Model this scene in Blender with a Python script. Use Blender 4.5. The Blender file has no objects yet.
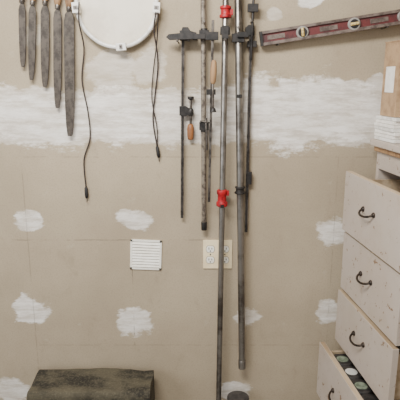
import bpy, bmesh, math, random
from mathutils import Vector, Matrix, noise
random.seed(4)
# ---------------- camera / measured frame ----------------
CAM = Vector((0, -1.95, 1.55)); PITCH = math.radians(13.5); F = 500.0
cp, sp = math.cos(PITCH), math.sin(PITCH)
def W(px, py, d=0.0):
    """surveyed photo point -> real point standing d metres in front of the back wall"""
    u = (px-200)/F; v = (200-py)/F
    dr = Vector((u, cp+v*sp, -sp+v*cp))
    t = (-CAM.y-d)/dr.y
    return CAM+dr*t
cam = bpy.data.cameras.new("camera"); cam.lens = 45; cam.sensor_width = 36
co = bpy.data.objects.new("camera", cam); co.location = CAM
co.rotation_euler = (math.pi/2-PITCH, 0, 0)
bpy.context.collection.objects.link(co); bpy.context.scene.camera = co

# ---------------- materials ----------------
def srgb(r, g, b):
    f = lambda c: (c/255/12.92) if c/255 <= .04045 else ((c/255+.055)/1.055)**2.4
    return (f(r), f(g), f(b), 1)
class NT:
    def __init__(s, name):
        s.m = bpy.data.materials.new(name); s.m.use_nodes = True
        s.t = s.m.node_tree; s.b = s.t.nodes["Principled BSDF"]
        s.tc = s.t.nodes.new("ShaderNodeTexCoord"); s.P = s.tc.outputs["Object"]
    def n(s, ty, **kw):
        x = s.t.nodes.new("ShaderNode"+ty)
        for k, v in kw.items(): setattr(x, k, v)
        return x
    def set(s, inp, v):
        if hasattr(v, "is_output") or isinstance(v, bpy.types.NodeSocket): s.t.links.new(v, inp)
        else: inp.default_value = v
    def math(s, op, a, b=0.0, c=None):
        x = s.n("Math", operation=op); s.set(x.inputs[0], a); s.set(x.inputs[1], b)
        if c is not None: s.set(x.inputs[2], c)
        return x.outputs[0]
    def vm(s, op, a, b=(0, 0, 0)):
        x = s.n("VectorMath", operation=op); s.set(x.inputs[0], a); s.set(x.inputs[1], b)
        return x.outputs["Value"] if op == "LENGTH" else x.outputs[0]
    def noise(s, sc, det=4, rough=.6, vec=None, color=False):
        x = s.n("TexNoise"); x.inputs["Scale"].default_value = sc; x.inputs["Detail"].default_value = det
        x.inputs["Roughness"].default_value = rough
        s.t.links.new(vec if vec is not None else s.P, x.inputs["Vector"])
        return x.outputs["Color" if color else "Fac"]
    def rng(s, v, a, b, c=0., d=1.):
        x = s.n("MapRange"); x.interpolation_type = 'SMOOTHSTEP'; s.set(x.inputs[0], v)
        for i, q in enumerate((a, b, c, d)): x.inputs[i+1].default_value = q
        return x.outputs[0]
    def mix(s, f, a, b, mode='MIX'):
        x = s.n("Mix", data_type='RGBA', blend_type=mode)
        s.set(x.inputs[0], f); s.set(x.inputs[6], a); s.set(x.inputs[7], b)
        return x.outputs[2]
    def scale(s, v):
        return s.vm('MULTIPLY', s.P, v)
    def bump(s, h, st=.3, dist=.002):
        x = s.n("Bump"); x.inputs["Strength"].default_value = st; x.inputs["Distance"].default_value = dist
        s.set(x.inputs["Height"], h); s.t.links.new(x.outputs[0], s.b.inputs["Normal"])
    def out(s, col, rough=.6, metal=0.):
        s.set(s.b.inputs["Base Color"], col); s.set(s.b.inputs["Roughness"], rough); s.b.inputs["Metallic"].default_value = metal
        return s.m
def mat(name, c1, c2=None, sc=30, rough=.6, metal=0., lo=.4, hi=.65, bump=.15, stretch=None):
    n = NT(name); vec = n.scale(stretch) if stretch else None
    if c2 is None: c2 = tuple(int(q*.85) for q in c1)
    f = n.rng(n.noise(sc, 5, .65, vec), lo, hi)
    if bump: n.bump(n.noise(sc*4, 3, .6, vec), bump, .001)
    return n.out(n.mix(f, srgb(*c1), srgb(*c2)), rough, metal)

M_steel = mat("worn_steel", (112, 105, 98), (56, 50, 46), 40, .38, .7)
M_pipe = mat("galvanised_pipe", (146, 142, 136), (90, 84, 78), 9, .32, .85, bump=.06)
M_pipe2 = mat("weathered_pipe", (132, 122, 108), (72, 62, 54), 60, .6, .15)
M_dark = mat("dark_iron", (48, 44, 42), (26, 24, 23), 60, .5, .3)
M_black = mat("black_rubber", (30, 27, 27), (18, 16, 16), 40, .6)
M_red = mat("red_enamel", (170, 18, 28), (104, 12, 20), 60, .45, lo=.45, hi=.65)
M_wood = mat("clamp_handle_wood", (150, 98, 58), (104, 64, 38), 40, .5, stretch=(1, 1, .15))
M_oldwood = mat("old_wood", (158, 124, 88), (112, 82, 56), 40, .7, stretch=(1, 1, .12))
M_cord = mat("brown_cord", (56, 44, 40), (34, 28, 26), 120, .7)
M_white = mat("white_plastic", (240, 237, 230), (222, 217, 208), 20, .4, bump=0)
M_plate = mat("ivory_plastic", (248, 230, 190), (236, 216, 174), 15, .4, bump=0)
M_recept = mat("receptacle_white", (250, 246, 234), (238, 232, 218), 15, .35, bump=0)
M_slot = mat("slot_black", (34, 28, 24), None, 15, .7, bump=0)
M_hoop = mat("hoop_white_metal", (236, 234, 228), (204, 200, 192), 22, .4, .05)
M_disc = mat("disc_cream", (230, 221, 204), (214, 204, 186), 9, .6, bump=.05)
M_vent = mat("vent_white_enamel", (250, 247, 236), (240, 234, 220), 20, .5, bump=0)
M_ventback = mat("vent_recess", (158, 146, 126), (128, 116, 100), 20, .7, bump=0)
M_gray = mat("gray_plastic", (150, 146, 140), (122, 116, 110), 30, .5)
M_levelred = mat("level_dark_red", (98, 42, 42), (66, 34, 34), 25, .5)
M_levelgray = mat("level_aluminium", (120, 106, 98), (80, 68, 62), 30, .5, .2)
M_vial = mat("vial_amber", (214, 190, 130), (190, 160, 96), 30, .2, bump=0)
M_card = mat("cardboard", (176, 146, 112), (152, 122, 92), 30, .8)
M_label = mat("label_white", (244, 240, 232), (228, 222, 212), 30, .6, bump=0)
M_orange = mat("label_orange", (184, 82, 50), (150, 60, 40), 30, .6, bump=0)
M_pull = mat("antique_bronze_pull", (66, 56, 48), (40, 34, 30), 80, .4, .6)
M_inside = mat("drawer_raw_wood", (188, 168, 140), (150, 128, 100), 14, .8, stretch=(1, .15, 1))
M_green = mat("tape_core_green", (150, 160, 140), (100, 112, 94), 40, .6)
M_tape = mat("dark_tape", (70, 66, 64), (44, 42, 42), 40, .5)
M_concrete = mat("concrete", (150, 145, 138), (118, 112, 106), 5, .85)
M_ceil = mat("ceiling_drywall", (205, 198, 188), None, 5, .9)

def m_file():
    n = NT("file_steel")
    f = n.rng(n.noise(45, 5, .7), .4, .62)
    x = n.n("SeparateXYZ"); n.t.links.new(n.P, x.inputs[0])
    a = n.math('SINE', n.math('MULTIPLY', n.math('ADD', x.outputs[0], x.outputs[2]), 1500.))
    b = n.math('SINE', n.math('MULTIPLY', n.math('SUBTRACT', x.outputs[0], x.outputs[2]), 1500.))
    n.bump(n.math('ADD', a, b), .3, .0005)
    return n.out(n.mix(f, srgb(84, 76, 68), srgb(52, 45, 39)), .55, .3)
M_file = m_file()

def m_paint():
    n = NT("chipped_cream_paint")
    base = n.mix(n.rng(n.noise(5, 5, .7), .35, .7), srgb(253, 251, 245), srgb(242, 237, 226))
    sm = n.rng(n.noise(22, 8, .75), .56, .72)
    c = n.mix(n.math('MULTIPLY', sm, .5), base, srgb(190, 172, 146))
    chip = n.rng(n.noise(34, 6, .7), .62, .645)
    c = n.mix(chip, c, srgb(118, 90, 64))
    geo = n.n("NewGeometry")
    edge = n.rng(geo.outputs["Pointiness"], .52, .58)
    c = n.mix(n.math('MULTIPLY', edge, .7), c, srgb(128, 98, 70))
    n.bump(n.noise(60, 4, .6), .15, .001)
    return n.out(c, .5)
M_paint = m_paint()

def m_burlap():
    n = NT("worn_canvas_weave")
    c = n.mix(n.rng(n.noise(12, 6, .7, n.scale((.5, 1, 1))), .38, .62), srgb(84, 78, 62), srgb(38, 35, 28))
    c = n.mix(n.math('MULTIPLY', n.rng(n.noise(120, 3, .7), .5, .62), .3), c, srgb(116, 108, 88))
    w1 = n.n("TexWave"); w1.inputs["Scale"].default_value = 110; w1.bands_direction = 'X'
    w2 = n.n("TexWave"); w2.inputs["Scale"].default_value = 110; w2.bands_direction = 'Z'
    for w in (w1, w2): n.t.links.new(n.P, w.inputs[0]); w.inputs["Distortion"].default_value = 1
    n.bump(n.math('ADD', n.math('ADD', w1.outputs["Fac"], w2.outputs["Fac"]), n.noise(60, 4, .7)), .4, .0015)
    return n.out(c, .85)
M_burlap = m_burlap()

def m_wall():
    n = NT("taped_drywall")
    warp = n.vm('MULTIPLY', n.vm('SUBTRACT', n.noise(6, 3, .5, color=True), (.5, .5, .5)), (.10, 0, .08))
    Q = n.vm('ADD', n.P, warp)
    rag = n.math('SUBTRACT', n.noise(15, 9, .68, n.scale((.75, 0, 1.5))), .5)
    rag2 = n.math('SUBTRACT', n.noise(60, 5, .7, n.scale((.6, 0, 1.5))), .5)
    ragged = n.math('ADD', n.math('MULTIPLY', rag, 1.9), n.math('MULTIPLY', rag2, .5))
    spots = [(28,221,18,12,.92),(30,310,19,15,.95),(134,219,19,11,.88),(134,321,20,15,.92),(333,232,16,13,.9),
             (329,313,14,12,.88),(247,318,13,11,.7),(14,390,16,12,.8),(234,391,15,10,.85),(312,2,16,9,1),(133,394,12,8,.4),
             (40,122,62,27,.92),(110,118,62,30,.95),(112,72,24,24,.45),(150,66,18,20,.4),(15,112,28,25,.88),(170,122,46,26,.72),
             (300,114,66,37,1.),(350,112,38,33,1.),(255,112,34,33,.85),(225,112,40,26,.78),(378,84,12,12,.7),(34,36,14,12,.25),(272,12,8,8,.4)]
    acc = None
    for cx, cy, hw, hh, st in spots:
        c = W(cx, cy); ex = abs(W(cx+hw, cy).x-c.x); ez = abs(W(cx, cy+hh).z-c.z)
        l = n.vm('LENGTH', n.vm('MULTIPLY', n.vm('SUBTRACT', Q, (c.x, 0, c.z)), (1/ex, 0, 1/ez)))
        h = n.math('SUBTRACT', 1.0, l)
        v = n.math('MULTIPLY', n.rng(n.math('ADD', h, n.math('MULTIPLY', ragged, .8)), -.04, .20), st)
        acc = v if acc is None else n.math('MAXIMUM', acc, v)
    sx = n.n("SeparateXYZ"); n.t.links.new(Q, sx.inputs[0])
    zc = W(200, 117).z; hz = W(200, 117).z-W(200, 147).z
    bh = n.math('SUBTRACT', 1.0, n.math('DIVIDE', n.math('ABSOLUTE', n.math('SUBTRACT', sx.outputs[2], zc)), hz))
    band = n.math('MULTIPLY', n.rng(n.math('ADD', bh, n.math('MULTIPLY', ragged, .55)), .0, .14), .58)
    acc = n.math('MAXIMUM', acc, band)
    streak = n.rng(n.noise(7, 9, .75, n.scale((.9, 0, 5))), .37, .58, .42, 1.)
    acc = n.math('MULTIPLY', acc, streak)
    fine = n.noise(160, 3, .6); big = n.noise(2.2, 5, .6)
    base = n.mix(n.rng(big, .3, .7), srgb(178, 163, 139), srgb(163, 148, 125))
    base = n.mix(n.math('MULTIPLY', n.rng(fine, .45, .7), .3), base, srgb(136, 123, 103))
    scuff = n.rng(n.noise(16, 8, .75), .58, .72)
    base = n.mix(n.math('MULTIPLY', scuff, .28), base, srgb(202, 192, 174))
    dirt = n.rng(n.noise(8, 8, .75, n.scale((1, 0, .7))), .54, .72)
    base = n.mix(n.math('MULTIPLY', dirt, .40), base, srgb(132, 118, 98))
    comp = n.mix(n.rng(n.noise(20, 7, .75, n.scale((.6, 0, 1.8))), .35, .7), srgb(242, 238, 232), srgb(218, 211, 202))
    col = n.mix(acc, base, comp)
    wl = n.vm('MULTIPLY', n.vm('SUBTRACT', n.noise(20, 3, .6, color=True), (.5, .5, .5)), (.005, 0, .005))
    s0 = n.n("SeparateXYZ"); n.t.links.new(n.vm('ADD', n.P, wl), s0.inputs[0])
    brk = n.rng(n.noise(9, 4, .7), .42, .55)
    def line(axis, val, wd, lo, hi, st):
        nonlocal col
        a = s0.outputs[axis]; o = s0.outputs[2-axis]
        m = n.rng(n.math('ABSOLUTE', n.math('SUBTRACT', a, val)), wd, wd*.3)
        g = n.math('MULTIPLY', n.math('GREATER_THAN', o, lo), n.math('LESS_THAN', o, hi))
        m = n.math('MULTIPLY', n.math('MULTIPLY', m, g), n.math('MULTIPLY', brk, st))
        col = n.mix(m, col, srgb(100, 87, 72))
    line(2, W(0, 240).z, .0028, W(0, 240).x, W(205, 240).x, .6)
    line(2, W(0, 157).z, .0028, -1.2, 1.2, .35)
    line(0, W(133, 290).x, .0028, W(133, 345).z, W(133, 268).z, .6)
    line(0, W(32, 290).x, .0028, .1, W(32, 150).z, .4)
    line(0, W(330, 290).x, .0028, .1, W(330, 150).z, .3)
    line(2, W(0, 345).z, .0028, W(40, 345).x, W(330, 345).x, .3)
    n.bump(n.math('ADD', n.math('MULTIPLY', fine, .25), n.math('MULTIPLY', acc, .4)), .25, .002)
    return n.out(col, .9)
M_wall = m_wall()

# ---------------- mesh builder ----------------
class B:
    def __init__(s, name): s.name = name; s.bm = bmesh.new(); s.mats = []
    def mi(s, m):
        if m not in s.mats: s.mats.append(m)
        return s.mats.index(m)
    def face(s, vs, m, smooth=False):
        try: f = s.bm.faces.new(vs)
        except ValueError: return
        f.material_index = s.mi(m); f.smooth = smooth
    def box(s, c, size, m, rot=None):
        hx, hy, hz = (q/2 for q in size); c = Vector(c); vs = []
        for sx, sy, sz in [(-1,-1,-1),(1,-1,-1),(1,1,-1),(-1,1,-1),(-1,-1,1),(1,-1,1),(1,1,1),(-1,1,1)]:
            v = Vector((sx*hx, sy*hy, sz*hz)); v = rot @ v if rot else v
            vs.append(s.bm.verts.new(c+v))
        for f in [(0,3,2,1),(4,5,6,7),(0,1,5,4),(1,2,6,5),(2,3,7,6),(3,0,4,7)]: s.face([vs[i] for i in f], m)
    def beam(s, a, b, w, t, m):
        a, b = Vector(a), Vector(b); z = (b-a).normalized(); y = Vector((0, 1, 0)); x = y.cross(z).normalized(); y = z.cross(x)
        R = Matrix((x, y, z)).transposed(); s.box((a+b)/2, (w, t, (b-a).length), m, R)
    def lathe(s, a, b, prof, m, seg=20):
        """prof: list of (t 0..1 along a->b, radius)"""
        a, b = Vector(a), Vector(b); z = (b-a).normalized()
        x = z.orthogonal().normalized(); y = z.cross(x); rings = []
        for t, r in prof:
            c = a.lerp(b, t); rings.append([s.bm.verts.new(c+(x*math.cos(2*math.pi*i/seg)+y*math.sin(2*math.pi*i/seg))*max(r, .0001)) for i in range(seg)])
        for r0, r1 in zip(rings, rings[1:]):
            for i in range(seg): s.face([r0[i], r0[(i+1) % seg], r1[(i+1) % seg], r1[i]], m, True)
        s.face(rings[0][::-1], m); s.face(rings[-1], m)
    def cyl(s, a, b, r, m, seg=18, r2=None): s.lathe(a, b, [(0, r), (1, r if r2 is None else r2)], m, seg)
    def tube(s, pts, r, m, seg=8, closed=False):
        pts = [Vector(p) for p in pts]; n = len(pts); rings = []; x = None
        for i, p in enumerate(pts):
            if closed: tg = (pts[(i+1) % n]-pts[i-1]).normalized()
            else: tg = (pts[min(i+1, n-1)]-pts[max(i-1, 0)]).normalized()
            x = (x-tg*x.dot(tg)).normalized() if x is not None else tg.orthogonal().normalized()
            y = tg.cross(x); rings.append([s.bm.verts.new(p+(x*math.cos(2*math.pi*k/seg)+y*math.sin(2*math.pi*k/seg))*r) for k in range(seg)])
        pr = list(zip(rings, rings[1:]))+([(rings[-1], rings[0])] if closed else [])
        for r0, r1 in pr:
            for k in range(seg): s.face([r0[k], r0[(k+1) % seg], r1[(k+1) % seg], r1[k]], m, True)
        if not closed: s.face(rings[0][::-1], m); s.face(rings[-1], m)
    def prism(s, outline, y0, y1, m):
        """outline of (x,z) points extruded in depth"""
        f = [s.bm.verts.new((x, y0, z)) for x, z in outline]; b = [s.bm.verts.new((x, y1, z)) for x, z in outline]
        s.face(f, m); s.face(b[::-1], m); n = len(outline)
        for i in range(n): s.face([f[i], b[i], b[(i+1) % n], f[(i+1) % n]], m)
    def done(s, bevel=0, parent=None, mtx=None, loc=None):
        bmesh.ops.recalc_face_normals(s.bm, faces=s.bm.faces)
        me = bpy.data.meshes.new(s.name)
        if loc is not None: bmesh.ops.translate(s.bm, verts=s.bm.verts, vec=-Vector(loc))
        s.bm.to_mesh(me); s.bm.free()
        for m in s.mats: me.materials.append(m)
        o = bpy.data.objects.new(s.name, me); bpy.context.collection.objects.link(o)
        if loc is not None: o.location = loc
        if bevel:
            md = o.modifiers.new("bevel", 'BEVEL'); md.width = bevel; md.segments = 2; md.limit_method = 'ANGLE'; md.angle_limit = math.radians(50)
        if parent: o.parent = parent
        return o
def smooth(pts, k=6):
    pts = [Vector(p) for p in pts]; out = []
    for i in range(len(pts)-1):
        p0, p1, p2, p3 = pts[max(i-1, 0)], pts[i], pts[i+1], pts[min(i+2, len(pts)-1)]
        for j in range(k):
            t = j/k
            out.append(.5*((2*p1)+(p2-p0)*t+(2*p0-5*p1+4*p2-p3)*t*t+(3*p1-p0-3*p2+p3)*t**3))
    return out+[pts[-1]]

# ---------------- room ----------------
b = B("wall_back"); b.box((0, .05, 1.25), (3.4, .1, 2.5), M_wall); b.done()
b = B("wall_right"); b.box((1.35, -1.3, 1.25), (.1, 2.6, 2.5), M_wall); b.done()
b = B("floor"); b.box((-.2, -1.5, -.05), (3.4, 3.2, .1), M_concrete); b.done()
b = B("ceiling"); b.box((-.2, -1.5, 2.55), (3.4, 3.2, .1), M_ceil); b.done()

# ---------------- files ----------------
def metal_file(px, y_tip, w, y_sh, lean=0):
    d = .022; b = B("metal_file")
    tip = W(px+lean, y_tip, d); sh = W(px, y_sh, d); h = w/2
    ax = (sh-tip); L = ax.length; up = ax.normalized(); sd = Vector((1, 0, 0))
    def pt(s, l): q = tip+up*l+sd*s; return (q.x, q.z)
    prof = [(0, .42), (.02, .52), (.10, .74), (.25, .90), (.45, 1), (.94, 1), (1, .75)]
    left = [pt(-h*k, L*t) for t, k in prof]; right = [pt(h*k, L*t) for t, k in prof]
    tang = .03; left += [pt(-h*.4, L+.008), pt(-h*.25, L+tang)]; right += [pt(h*.4, L+.008), pt(h*.25, L+tang)]
    b.prism(left+right[::-1], tip.y-.003, tip.y+.003, M_file)
    h0 = tip+up*(L+.010); h1 = h0+up*.12
    b.cyl(h0, h0+up*.016, .0095, M_steel)
    b.lathe(h0+up*.014, h1, [(0, .0095), (.1, .0125), (.35, .015), (.6, .0125), (.85, .0155), (.96, .013), (1, .006)], M_oldwood)
    q = h1-up*.004
    b.tube([q, q+up*.012, q+up*.02+Vector((0, .01, 0)), Vector((q.x, -.0005, q.z+.016))], .0018, M_steel)
    b.done(.0006, loc=tip)
for a in [(22, 67, .025, 6, 1), (32.5, 80, .027, 8, -1), (45, 87, .031, 8, 0), (57.5, 108, .030, 12, 0), (69, 136, .038, 14, 1)]:
    metal_file(*a)

# ---------------- round diffuser pan with clips ----------------
b = B("round_light_diffuser")
C = W(118, 6.5, .0); R = abs(W(158.6, 6.5).x-C.x)
prof = [(-.004, R-.001), (-.022, R-.003), (-.024, R-.010), (-.030, R-.012), (-.036, R-.010), (-.038, R-.005), (-.036, R+.001), (-.032, R+.003), (-.026, R+.0005), (-.004, R+.002)]
seg = 96; rings = []
for i in range(seg):
    a = 2*math.pi*i/seg
    rings.append([b.bm.verts.new((C.x+r*math.cos(a), y, C.z+r*math.sin(a))) for y, r in prof])
for i in range(seg):
    for k in range(len(prof)):
        k2 = (k+1) % len(prof)
        b.face([rings[i][k], rings[i][k2], rings[(i+1) % seg][k2], rings[(i+1) % seg][k]], M_hoop, True)
b.lathe((C.x, -.004, C.z), (C.x, -.026, C.z), [(0, R-.004), (.8, R-.006), (.9, R-.03), (1, R*.5)], M_disc, 96)
for ang in (-85, -4, 184):
    a = math.radians(ang); c = Vector((C.x+(R-.004)*math.cos(a), -.040, C.z+(R-.004)*math.sin(a)))
    Rm = Matrix.Rotation(-(a+math.pi/2), 3, 'Y')
    b.box(c, (.036, .022, .026), M_white, Rm)
    b.box(c+Vector((0, -.013, 0)), (.012, .004, .016), M_gray, Rm)
    b.cyl(c+Vector((0, -.010, 0)), c+Vector((0, -.017, 0)), .004, M_steel, 12)
b.done(.001)

# ---------------- hanging cords ----------------
def cord(pts):
    b = B("hanging_cord")
    P = [W(*p) for p in pts]; b.tube(smooth(P), .0028, M_cord)
    e = P[-1]; dn = (P[-1]-P[-2]).normalized()
    b.lathe(e, e+dn*.045, [(0, .003), (.1, .0065), (.7, .0075), (1, .005)], M_black, 14)
    b.cyl(e+dn*.045, e+dn*.062, .0018, M_steel, 10)
    return b
b = cord([(79, 2, .060), (79, 22, .050), (84, 48, .014), (82, 80, .009), (88, 112, .009), (90, 138, .009), (84, 160, .009), (86, 187, .010)])
b.done()
b = cord([(156, 12, .060), (154, 30, .045), (158, 62, .012), (155, 95, .009), (153, 120, .009), (157, 146, .010)])
b.tube(smooth([W(158, 12, .060), W(157, 40, .020), (W(153, 74, .012)), W(152, 100, .01), W(157, 128, .010), W(157, 148, .010)]), .0022, M_cord)
b.done()

# ---------------- clamps ----------------
def nailhook(b, p):
    b.cyl((p.x, .004, p.z), (p.x, p.y-.022, p.z), .0028, M_steel, 10)
    b.cyl((p.x, p.y-.022, p.z), (p.x, p.y-.025, p.z), .005, M_steel, 12)
def f_clamp(x0, y0, x1, y1, side, ys, d=.03, arm=.075, barw=.012, handle=M_wood, hl=.085, head=True):
    b = B("bar_clamp"); a = W(x0, y0, d); e = W(x1, y1, d); up = (a-e).normalized(); sd = Vector((side, 0, 0))
    b.beam(a, e, barw, .006, M_steel)
    b.beam(a+Vector((0, -.0035, 0)), e+Vector((0, -.0035, 0)), barw*.35, .002, M_dark)
    def jaw(c, flip, ln):
        o = [(-.012*side, .013), (.010*side, .016), (ln*side, .006), (ln*side, -.012), (ln*.8*side, -.012), (.012*side, -.022), (-.012*side, -.022)]
        b.prism([(c.x+x, c.z+z*flip) for x, z in o], c.y-.009, c.y+.009, M_dark)
    jaw(a-up*.012, 1, arm)
    pad = a-up*.02+sd*arm*.9; b.cyl(pad, pad-up*.012, .009, M_dark, 14)
    if not head: return b
    t = (ys-y0)/(y1-y0); s = a.lerp(e, t); jaw(s, -1, arm*.72)
    sc = s+sd*arm*.62
    b.cyl(sc+up*.045, sc-up*.05, .0048, M_steel, 12); b.lathe(sc+up*.045, sc+up*.058, [(0, .006), (.3, .012), (1, .012)], M_dark, 14)
    b.lathe(sc+up*.014, sc-up*.016, [(0, .007), (.2, .011), (.8, .011), (1, .007)], M_dark, 14)
    b.lathe(sc-up*.045, sc-up*(.045+hl), [(0, .006), (.08, .011), (.3, .0135), (.75, .0125), (.95, .010), (1, .004)], handle, 16)
    nailhook(b, a+sd*.022-up*.034)
    return b
f_clamp(183, 31, 182, 218, 1, 108, d=.022, arm=.05, hl=.062).done(.0012)
b = B("bar_clamp"); a = W(186, 36, .064)
b.prism([(a.x-.072, a.z-.004), (a.x-.062, a.z+.006), (a.x-.02, a.z+.010), (a.x-.012, a.z+.030), (a.x+.008, a.z+.030), (a.x+.022, a.z+.008), (a.x+.07, a.z+.006), (a.x+.07, a.z-.010), (a.x-.06, a.z-.014)], a.y-.007, a.y+.007, M_dark)
q = W(212, 36, .064); b.beam(W(213, 20, .064), W(209, 202, .064), .010, .006, M_steel)
b.box(q, (.046, .018, .028), M_dark)
b.box(W(211, 92, .064), (.034, .018, .020), M_dark)
b.lathe(W(214, 60, .076), W(213, 84, .076), [(0, .005), (.1, .010), (.5, .012), (.9, .010), (1, .005)], M_oldwood, 16)
b.cyl(W(213, 84, .076), W(213, 112, .076), .0045, M_steel, 12)
b.lathe(W(213, 108, .076), W(213, 112, .076), [(0, .008), (1, .013)], M_dark, 14)
nailhook(b, a+Vector((-.03, 0, -.018))); b.done(.001)

def pipe(name, pts, r, m):
    b = B(name); b.cyl(W(*pts[0]), W(*pts[1]), r, m, 20); return b
b = pipe("pipe_clamp", [(203, -14, .032), (204, 228, .028)], .0095, M_pipe2)
for py, w, h in ((34, .036, .026), (126, .036, .03)):
    c = W(204, py, .030); b.box(c, (w, .026, h), M_dark); b.cyl(c+Vector((0, 0, h/2+.006)), c-Vector((0, 0, h/2+.006)), .013, M_dark)
b.cyl(W(206, 118, .044), W(207, 150, .044), .0045, M_steel); b.cyl(W(200, 121, .047), W(211, 123, .047), .003, M_steel)
b.lathe(W(204, 222, .028), W(204, 230, .028), [(0, .012), (1, .011)], M_dark)
nailhook(b, W(204, 22, .028)); b.done(.001)

def tailjaw(b, c, m, w=.030, h=.06, up=Vector((0, 0, 1))):
    b.lathe(c+up*h/2, c-up*h/2, [(0, w*.42), (.06, w*.56), (.24, w*.56), (.30, w*.46), (.68, w*.46), (.74, w*.6), (.95, w*.6), (1, w*.45)], m, 20)
b = pipe("pipe_clamp", [(226, -16, .06), (218.5, 404, .045)], .0115, M_pipe)
tailjaw(b, W(225.5, 12, .06), M_red, .036, .042); tailjaw(b, W(222, 198, .052), M_red, .037, .068)
for py, dd in ((12, .06), (193, .052)):
    c = W(225.5 if py < 50 else 222, py, dd); b.box(c+Vector((.020, 0, 0)), (.014, .012, .020), M_red)
c = W(222, 205, .052); b.box(c+Vector((.0, -.014, 0)), (.014, .016, .014), M_dark)
c = W(225, 31, .06); b.box(c, (.034, .03, .026), M_dark); b.box(c+Vector((0, -.018, -.006)), (.024, .016, .044), M_dark)
nailhook(b, W(225, 40, .06)); b.done(.001)
b = pipe("pipe_clamp", [(238, -16, .045), (242, 366, .04)], .0140, M_pipe)
tailjaw(b, W(240, 190, .043), M_dark, .036, .03)
c = W(238, 38, .045); b.box(c, (.044, .036, .03), M_dark); b.box(c+Vector((.016, -.02, .010)), (.04, .018, .018), M_dark)
b.lathe(W(242, 360, .04), W(242, 368, .04), [(0, .0160), (1, .0160)], M_pipe)
c = W(239, 96, .045); b.box(c, (.02, .034, .012), M_dark)
nailhook(b, W(238, 28, .045)); b.done(.001)
f = f_clamp(251, 26, 246, 232, -1, 175, d=.018, arm=.02, barw=.012, head=False)
f.box(W(249, 178, .020), (.020, .018, .05), M_dark); f.cyl(W(254, -14, .034), W(251, 60, .034), .0050, M_dark)
f.box(W(253, 8, .036), (.038, .022, .028), M_dark); f.box(W(252, 44, .026), (.034, .020, .022), M_dark)
nailhook(f, W(251, 22, .018)); f.done(.001)

# ---------------- spirit level ----------------
b = B("spirit_level")
p0 = W(261, 39, .03); p1 = W(405, 16, .055); ax = (p1-p0).normalized(); up = Vector((0, 1, 0)).cross(ax)*-1
if up.z < 0: up = -up
nrm = Vector((ax.y, -ax.x, 0)).normalized(); p1 = p0+ax*.62
Hh = .046
b.beam(p0, p1, Hh, .008, M_levelred)
b.beam(p0+up*Hh*.44, p1+up*Hh*.44, .010, .024, M_levelgray); b.beam(p0-up*Hh*.44, p1-up*Hh*.44, .011, .026, M_levelgray)
b.beam(p0-ax*.004, p0+ax*.006, Hh+.006, .028, M_dark); b.beam(p1-ax*.004, p1+ax*.006, Hh+.006, .028, M_dark)
for s in (.15, .335, .51):
    c = p0+ax*s+nrm*.004
    b.lathe(c+nrm*-.004, c+nrm*.010, [(0, .0225), (.8, .0225), (1, .020)], M_gray, 28)
    b.lathe(c+nrm*.0095, c+nrm*.0125, [(0, .016), (1, .0155)], M_dark, 28)
    q = c+nrm*.013; dv = ax if s > .2 and s < .5 else up
    b.cyl(q-dv*.015, q+dv*.015, .0055, M_vial, 14)
    b.cyl(q-dv*.005, q-dv*.0038, .0058, M_black, 14); b.cyl(q+dv*.005, q+dv*.0038, .0058, M_black, 14)
for s in (.055, .245, .425):
    c = p0+ax*s; b.beam(c-ax*.032+nrm*.005, c+ax*.032+nrm*.005, .016, .002, M_levelgray)
for s in (.06, .45):
    c = p0+ax*s-up*(Hh*.5+.006); b.cyl((c.x, -.0005, c.z), (c.x, c.y-.016, c.z), .003, M_steel, 10)
b.done(.0008)

# ---------------- outlet ----------------
b = B("double_wall_outlet"); c = W(217.5, 254, 0)
b.box(c+Vector((0, -.003, 0)), (.118, .006, .122), M_plate)
for sx in (-.0295, .0295):
    for sz in (-.0235, .0235):
        q = c+Vector((sx, -.006, sz))
        o = [(q.x+.0165*math.cos(t)*1.0, q.z+max(-.0135, min(.0135, .0175*math.sin(t)))) for t in [2*math.pi*i/28 for i in range(28)]]
        b.prism([(q.x+(x-q.x)*1.12, q.z+(z-q.z)*1.14) for x, z in o], q.y-.0006, q.y+.003, M_ventback)
        b.prism(o, q.y-.003, q.y+.003, M_recept)
        b.box(q+Vector((-.006, -.003, .003)), (.003, .001, .0095), M_slot); b.box(q+Vector((.006, -.003, .003)), (.003, .001, .008), M_slot)
        b.cyl(q+Vector((0, -.0025, -.0075)), q+Vector((0, -.0036, -.0075)), .003, M_slot, 12)
    b.cyl(c+Vector((sx, -.005, 0)), c+Vector((sx, -.0075, 0)), .003, M_steel, 12)
b.done(.001)

# ---------------- vent grille ----------------
b = B("wall_vent_grille"); c = W(146, 254.5, 0); R = Matrix.Rotation(math.radians(2.5), 3, 'Y')
S = .128
b.box(c+Vector((0, -.001, 0)), (S-.002, .002, S-.002), M_ventback, R)
for k in (-1, 1):
    b.box(c+R@Vector((0, -.003, k*(S/2-.004))), (S, .006, .008), M_vent, R)
    b.box(c+R@Vector((k*(S/2-.004), -.003, 0)), (.008, .006, S), M_vent, R)
nl = 9
for i in range(nl):
    z = -S/2+.0155+i*(S-.031)/(nl-1)
    b.box(c+R@Vector((0, -.0042, z)), (S-.014, .0016, .0100), M_vent, R@Matrix.Rotation(math.radians(-25), 3, 'X'))
for sx in (-.058, .058):
    for sz in (-.058, .058):
        p = c+R@Vector((sx, -.005, sz)); b.cyl(p, p+Vector((0, -.002, 0)), .0025, M_steel, 10)
b.done()

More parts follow.
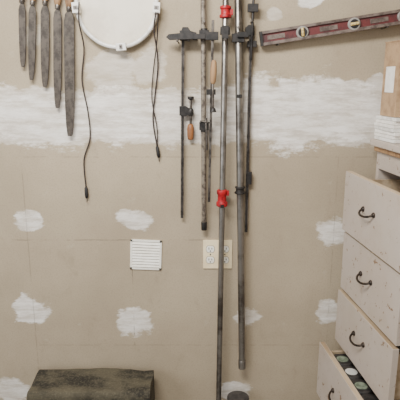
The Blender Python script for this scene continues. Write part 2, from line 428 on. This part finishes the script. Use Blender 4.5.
# ---------------- folded canvas ----------------
b = B("folded_canvas_tarp")
x0 = W(34, 385, .12).x; x1 = W(152, 385, .12).x; zt = W(90, 369, .04).z; cx = (x0+x1)/2; hw = (x1-x0)/2
NX, NS = 120, 96
rings = []
for i in range(NX+1):
    t = i/NX*2-1; ring = []
    for k in range(NS):
        a = 2*math.pi*(k+.5)/NS; cs, sn = math.cos(a), math.sin(a)
        ry = .086; rz = zt/2; m = (abs(cs)**18+abs(sn)**18)**(-1/18)
        y = ry*cs*m; z = rz*sn*m
        x = cx+t*hw
        p = Vector((x*3, y*5, z*5)); nz = noise.noise(p*1.6)*.006+noise.noise(p*5)*.003+noise.noise(Vector((x*30, y*20, z*20)))*.0015
        step = 0
        if y < -.05:
            for zz, am in ((zt*.5-.035, .006), (zt*.5-.10, .005)):
                if z > zz+noise.noise(Vector((x*6, zz, 0)))*.008: step += am
        s = 1+(nz+step*.6)/.1
        ring.append(b.bm.verts.new((x+noise.noise(Vector((z*12, y*12, t*2)))*.007, -.118+y*s, max(.001, zt/2+z*(1+nz/zt*1.4)))))
    rings.append(ring)
for r0, r1 in zip(rings, rings[1:]):
    for k in range(NS): b.face([r0[k], r0[(k+1) % NS], r1[(k+1) % NS], r1[k]], M_burlap, True)
b.face(rings[0], M_burlap); b.face(rings[-1][::-1], M_burlap)
for i in range(40):
    x = x0+random.random()*(x1-x0); z = zt-.040+random.random()*.006; y = -.118-.088
    b.tube([(x, y+.008, z), (x+random.uniform(-.006, .006), y-.004, z-.008), (x+random.uniform(-.01, .01), y-.006, z-.022)], .0008, M_burlap, 5)
b.done(.002)

# ---------------- paint can ----------------
b = B("paint_can"); q = W(238, 396, .07); z = q.z; bx, by = q.x, -.075
b.lathe((bx, by, 0), (bx, by, z), [(0, .044), (.02, .046), (.04, .044), (.93, .044), (.95, .047), (.99, .047), (1, .043)], M_tape, 32)
b.lathe((bx, by, z-.006), (bx, by, z-.001), [(0, .036), (1, .036)], M_black, 32)
b.tube([(bx-.046, by, z-.03), (bx-.05, by-.03, z-.07), (bx, by-.05, z-.10), (bx+.05, by-.03, z-.07), (bx+.046, by, z-.03)], .0015, M_steel)
b.done()

# ---------------- chest of drawers ----------------
emp = bpy.data.objects.new("chest_of_drawers", None); bpy.context.collection.objects.link(emp)
emp.location = (.668, -.075, 0)
emp.rotation_euler = (0, 0, math.radians(180+5.7))
WD, DP, HT = .47, .46, 1.335
zs = [1.222, .983, .742, .515, .270, .045]; op = [.098, .088, .096, .160, .004]
b = B("carcass")
th = .02
b.box((-DP/2, th/2, HT/2-.01), (DP, th, HT-.02), M_paint); b.box((-DP/2, WD-th/2, HT/2-.01), (DP, th, HT-.02), M_paint)
b.box((-DP+.005, WD/2, HT/2), (.01, WD-.04, HT-.03), M_inside)
b.box((-DP/2, WD/2, .03), (DP-.02, WD-.04, .02), M_paint)
for i, z in enumerate(zs[:-1]):
    if i: b.box((-.012, WD/2, z+.003), (.024, WD-.041, .018), M_paint)
b.box((-.010, WD/2, (1.225+1.31)/2), (.022, WD-.041, 1.31-1.228), M_paint)
b.done(.002, emp)
b = B("top"); b.box((-DP/2+.006, WD/2-.004, HT-.0125), (DP+.035, WD+.028, .025), M_paint); b.done(.004, emp)
b = B("top_moulding"); b.box((.006, WD/2, HT-.034), (.014, WD+.004, .018), M_oldwood); b.done(.002, emp)
for i in range(5):
    zt_, zb = zs[i]-.006, zs[i+1]+.006; o = op[i]; h = zt_-zb
    b = B("drawer_%d" % (i+1)); y0, y1 = .004, WD-.004
    b.box((o+.010, (y0+y1)/2, (zt_+zb)/2), (.021, y1-y0, h), M_paint)
    b.box((o+.010, (y0+y1)/2, zt_+.0006), (.017, y1-y0-.006, .0016), M_inside)
    L = .40; sh = h-.05
    for yy in (.032, WD-.032): b.box((o-L/2, yy, zb+.02+sh/2), (L, .012, sh), M_inside)
    b.box((o-L/2, WD/2, zb+.026), (L-.002, WD-.076, .008), M_inside)
    b.box((o-L+.006, WD/2, zb+.032+sh/2-.01), (.012, WD-.078, sh-.022), M_inside)
    b.done(.002, emp)
    b = B("drawer_pull_%d" % (i+1)); yc = WD/2-.012; zc = zb+h*.55; xf = o+.0205
    pts = []
    for k in range(17):
        t = k/16*math.pi; pts.append((xf+.004+.022*math.sin(t), yc-.042*math.cos(t), zc-.012*math.sin(t)))
    b.tube(pts, .0040, M_pull, 10)
    for s in (-1, 1):
        b.lathe((xf-.0005, yc+s*.042, zc), (xf+.008, yc+s*.042, zc), [(0, .010), (.5, .009), (1, .005)], M_pull, 16)
    b.done(0, emp)
for k, (lx, ly, m) in enumerate([(.108, .075, M_green), (.108, .165, M_hoop), (.108, .255, M_green), (.108, .345, M_tape), (.018, .12, M_tape), (.018, .25, M_tape)]):
    b = B("tape_roll"); zb = zs[4]+.006+.0305
    for q in range(3):
        z0 = zb+q*.055
        b.lathe((lx, ly, z0), (lx, ly, z0+.053), [(0, .022), (0, .040), (.02, .042), (.98, .042), (1, .040), (1, .022)], M_tape, 28)
        b.lathe((lx, ly, z0+.002), (lx, ly, z0+.0535), [(0, .0215), (.98, .024), (1, .022)], m, 24)
    o = b.done(); o.parent = emp

# ---------------- things on the chest ----------------
z = HT+.0005; R0 = Matrix.Rotation(math.radians(5.7), 3, 'Z')
b = B("stack_of_papers")
for i in range(7):
    t = .0125
    b.box((.806+random.uniform(-.006, .006), -.125+random.uniform(-.004, .004), z+t/2), (.30, .15, t-.001), M_label if i % 3 else M_hoop, Matrix.Rotation(math.radians(5.7+random.uniform(-1.5, 1.5)), 3, 'Z')); z += t
b.done(.001)
b = B("cardboard_box"); z += .0005; hgt = W(383, 41, .17).z-z; c = Vector((.816, -.118, z+hgt/2))
wd, dp = .29, .115
b.box(c, (wd, dp, hgt), M_card, R0)
b.box(c+Vector((0, 0, hgt/2+.001)), (wd+.004, dp+.004, .004), M_card, R0)
f = c+R0@Vector((0, -dp/2-.001, 0))
b.box(f+R0@Vector((.006, 0, .0)), (wd-.035, .002, hgt*.80), M_label, R0)
b.box(f+R0@Vector((.03, -.001, hgt*.22)), (wd-.11, .002, hgt*.14), M_orange, R0)
b.box(f+R0@Vector((-.088, -.001, -.05)), (.04, .002, .09), M_tape, R0)
s = c+R0@Vector((-wd/2-.001, 0, 0)); b.box(s, (.002, dp-.05, hgt*.35), M_label, R0)
b.done(.001)

# ---------------- light ----------------
def area(name, loc, tgt, sx, sy, e, col):
    l = bpy.data.lights.new(name, 'AREA'); l.shape = 'RECTANGLE'; l.size = sx; l.size_y = sy; l.energy = e; l.color = col
    o = bpy.data.objects.new(name, l); o.location = loc; o.rotation_euler = (Vector(tgt)-Vector(loc)).to_track_quat('-Z', 'Y').to_euler()
    bpy.context.collection.objects.link(o)
area("ceiling_light", (-.45, -1.3, 2.42), (-.2, -.2, 1.25), .9, .3, 60, (1, .985, .95))
area("chest_fill_light", (-2.2, -2.4, 1.7), (.5, -.2, 1.1), 1.5, 1.3, 32, (.98, .985, 1))  # invented fill lamp at the left, added to brighten the chest's drawer fronts
w = bpy.data.worlds.new("world"); bpy.context.scene.world = w; w.use_nodes = True
w.node_tree.nodes["Background"].inputs[0].default_value = (.98, .985, 1, 1); w.node_tree.nodes["Background"].inputs[1].default_value = .58
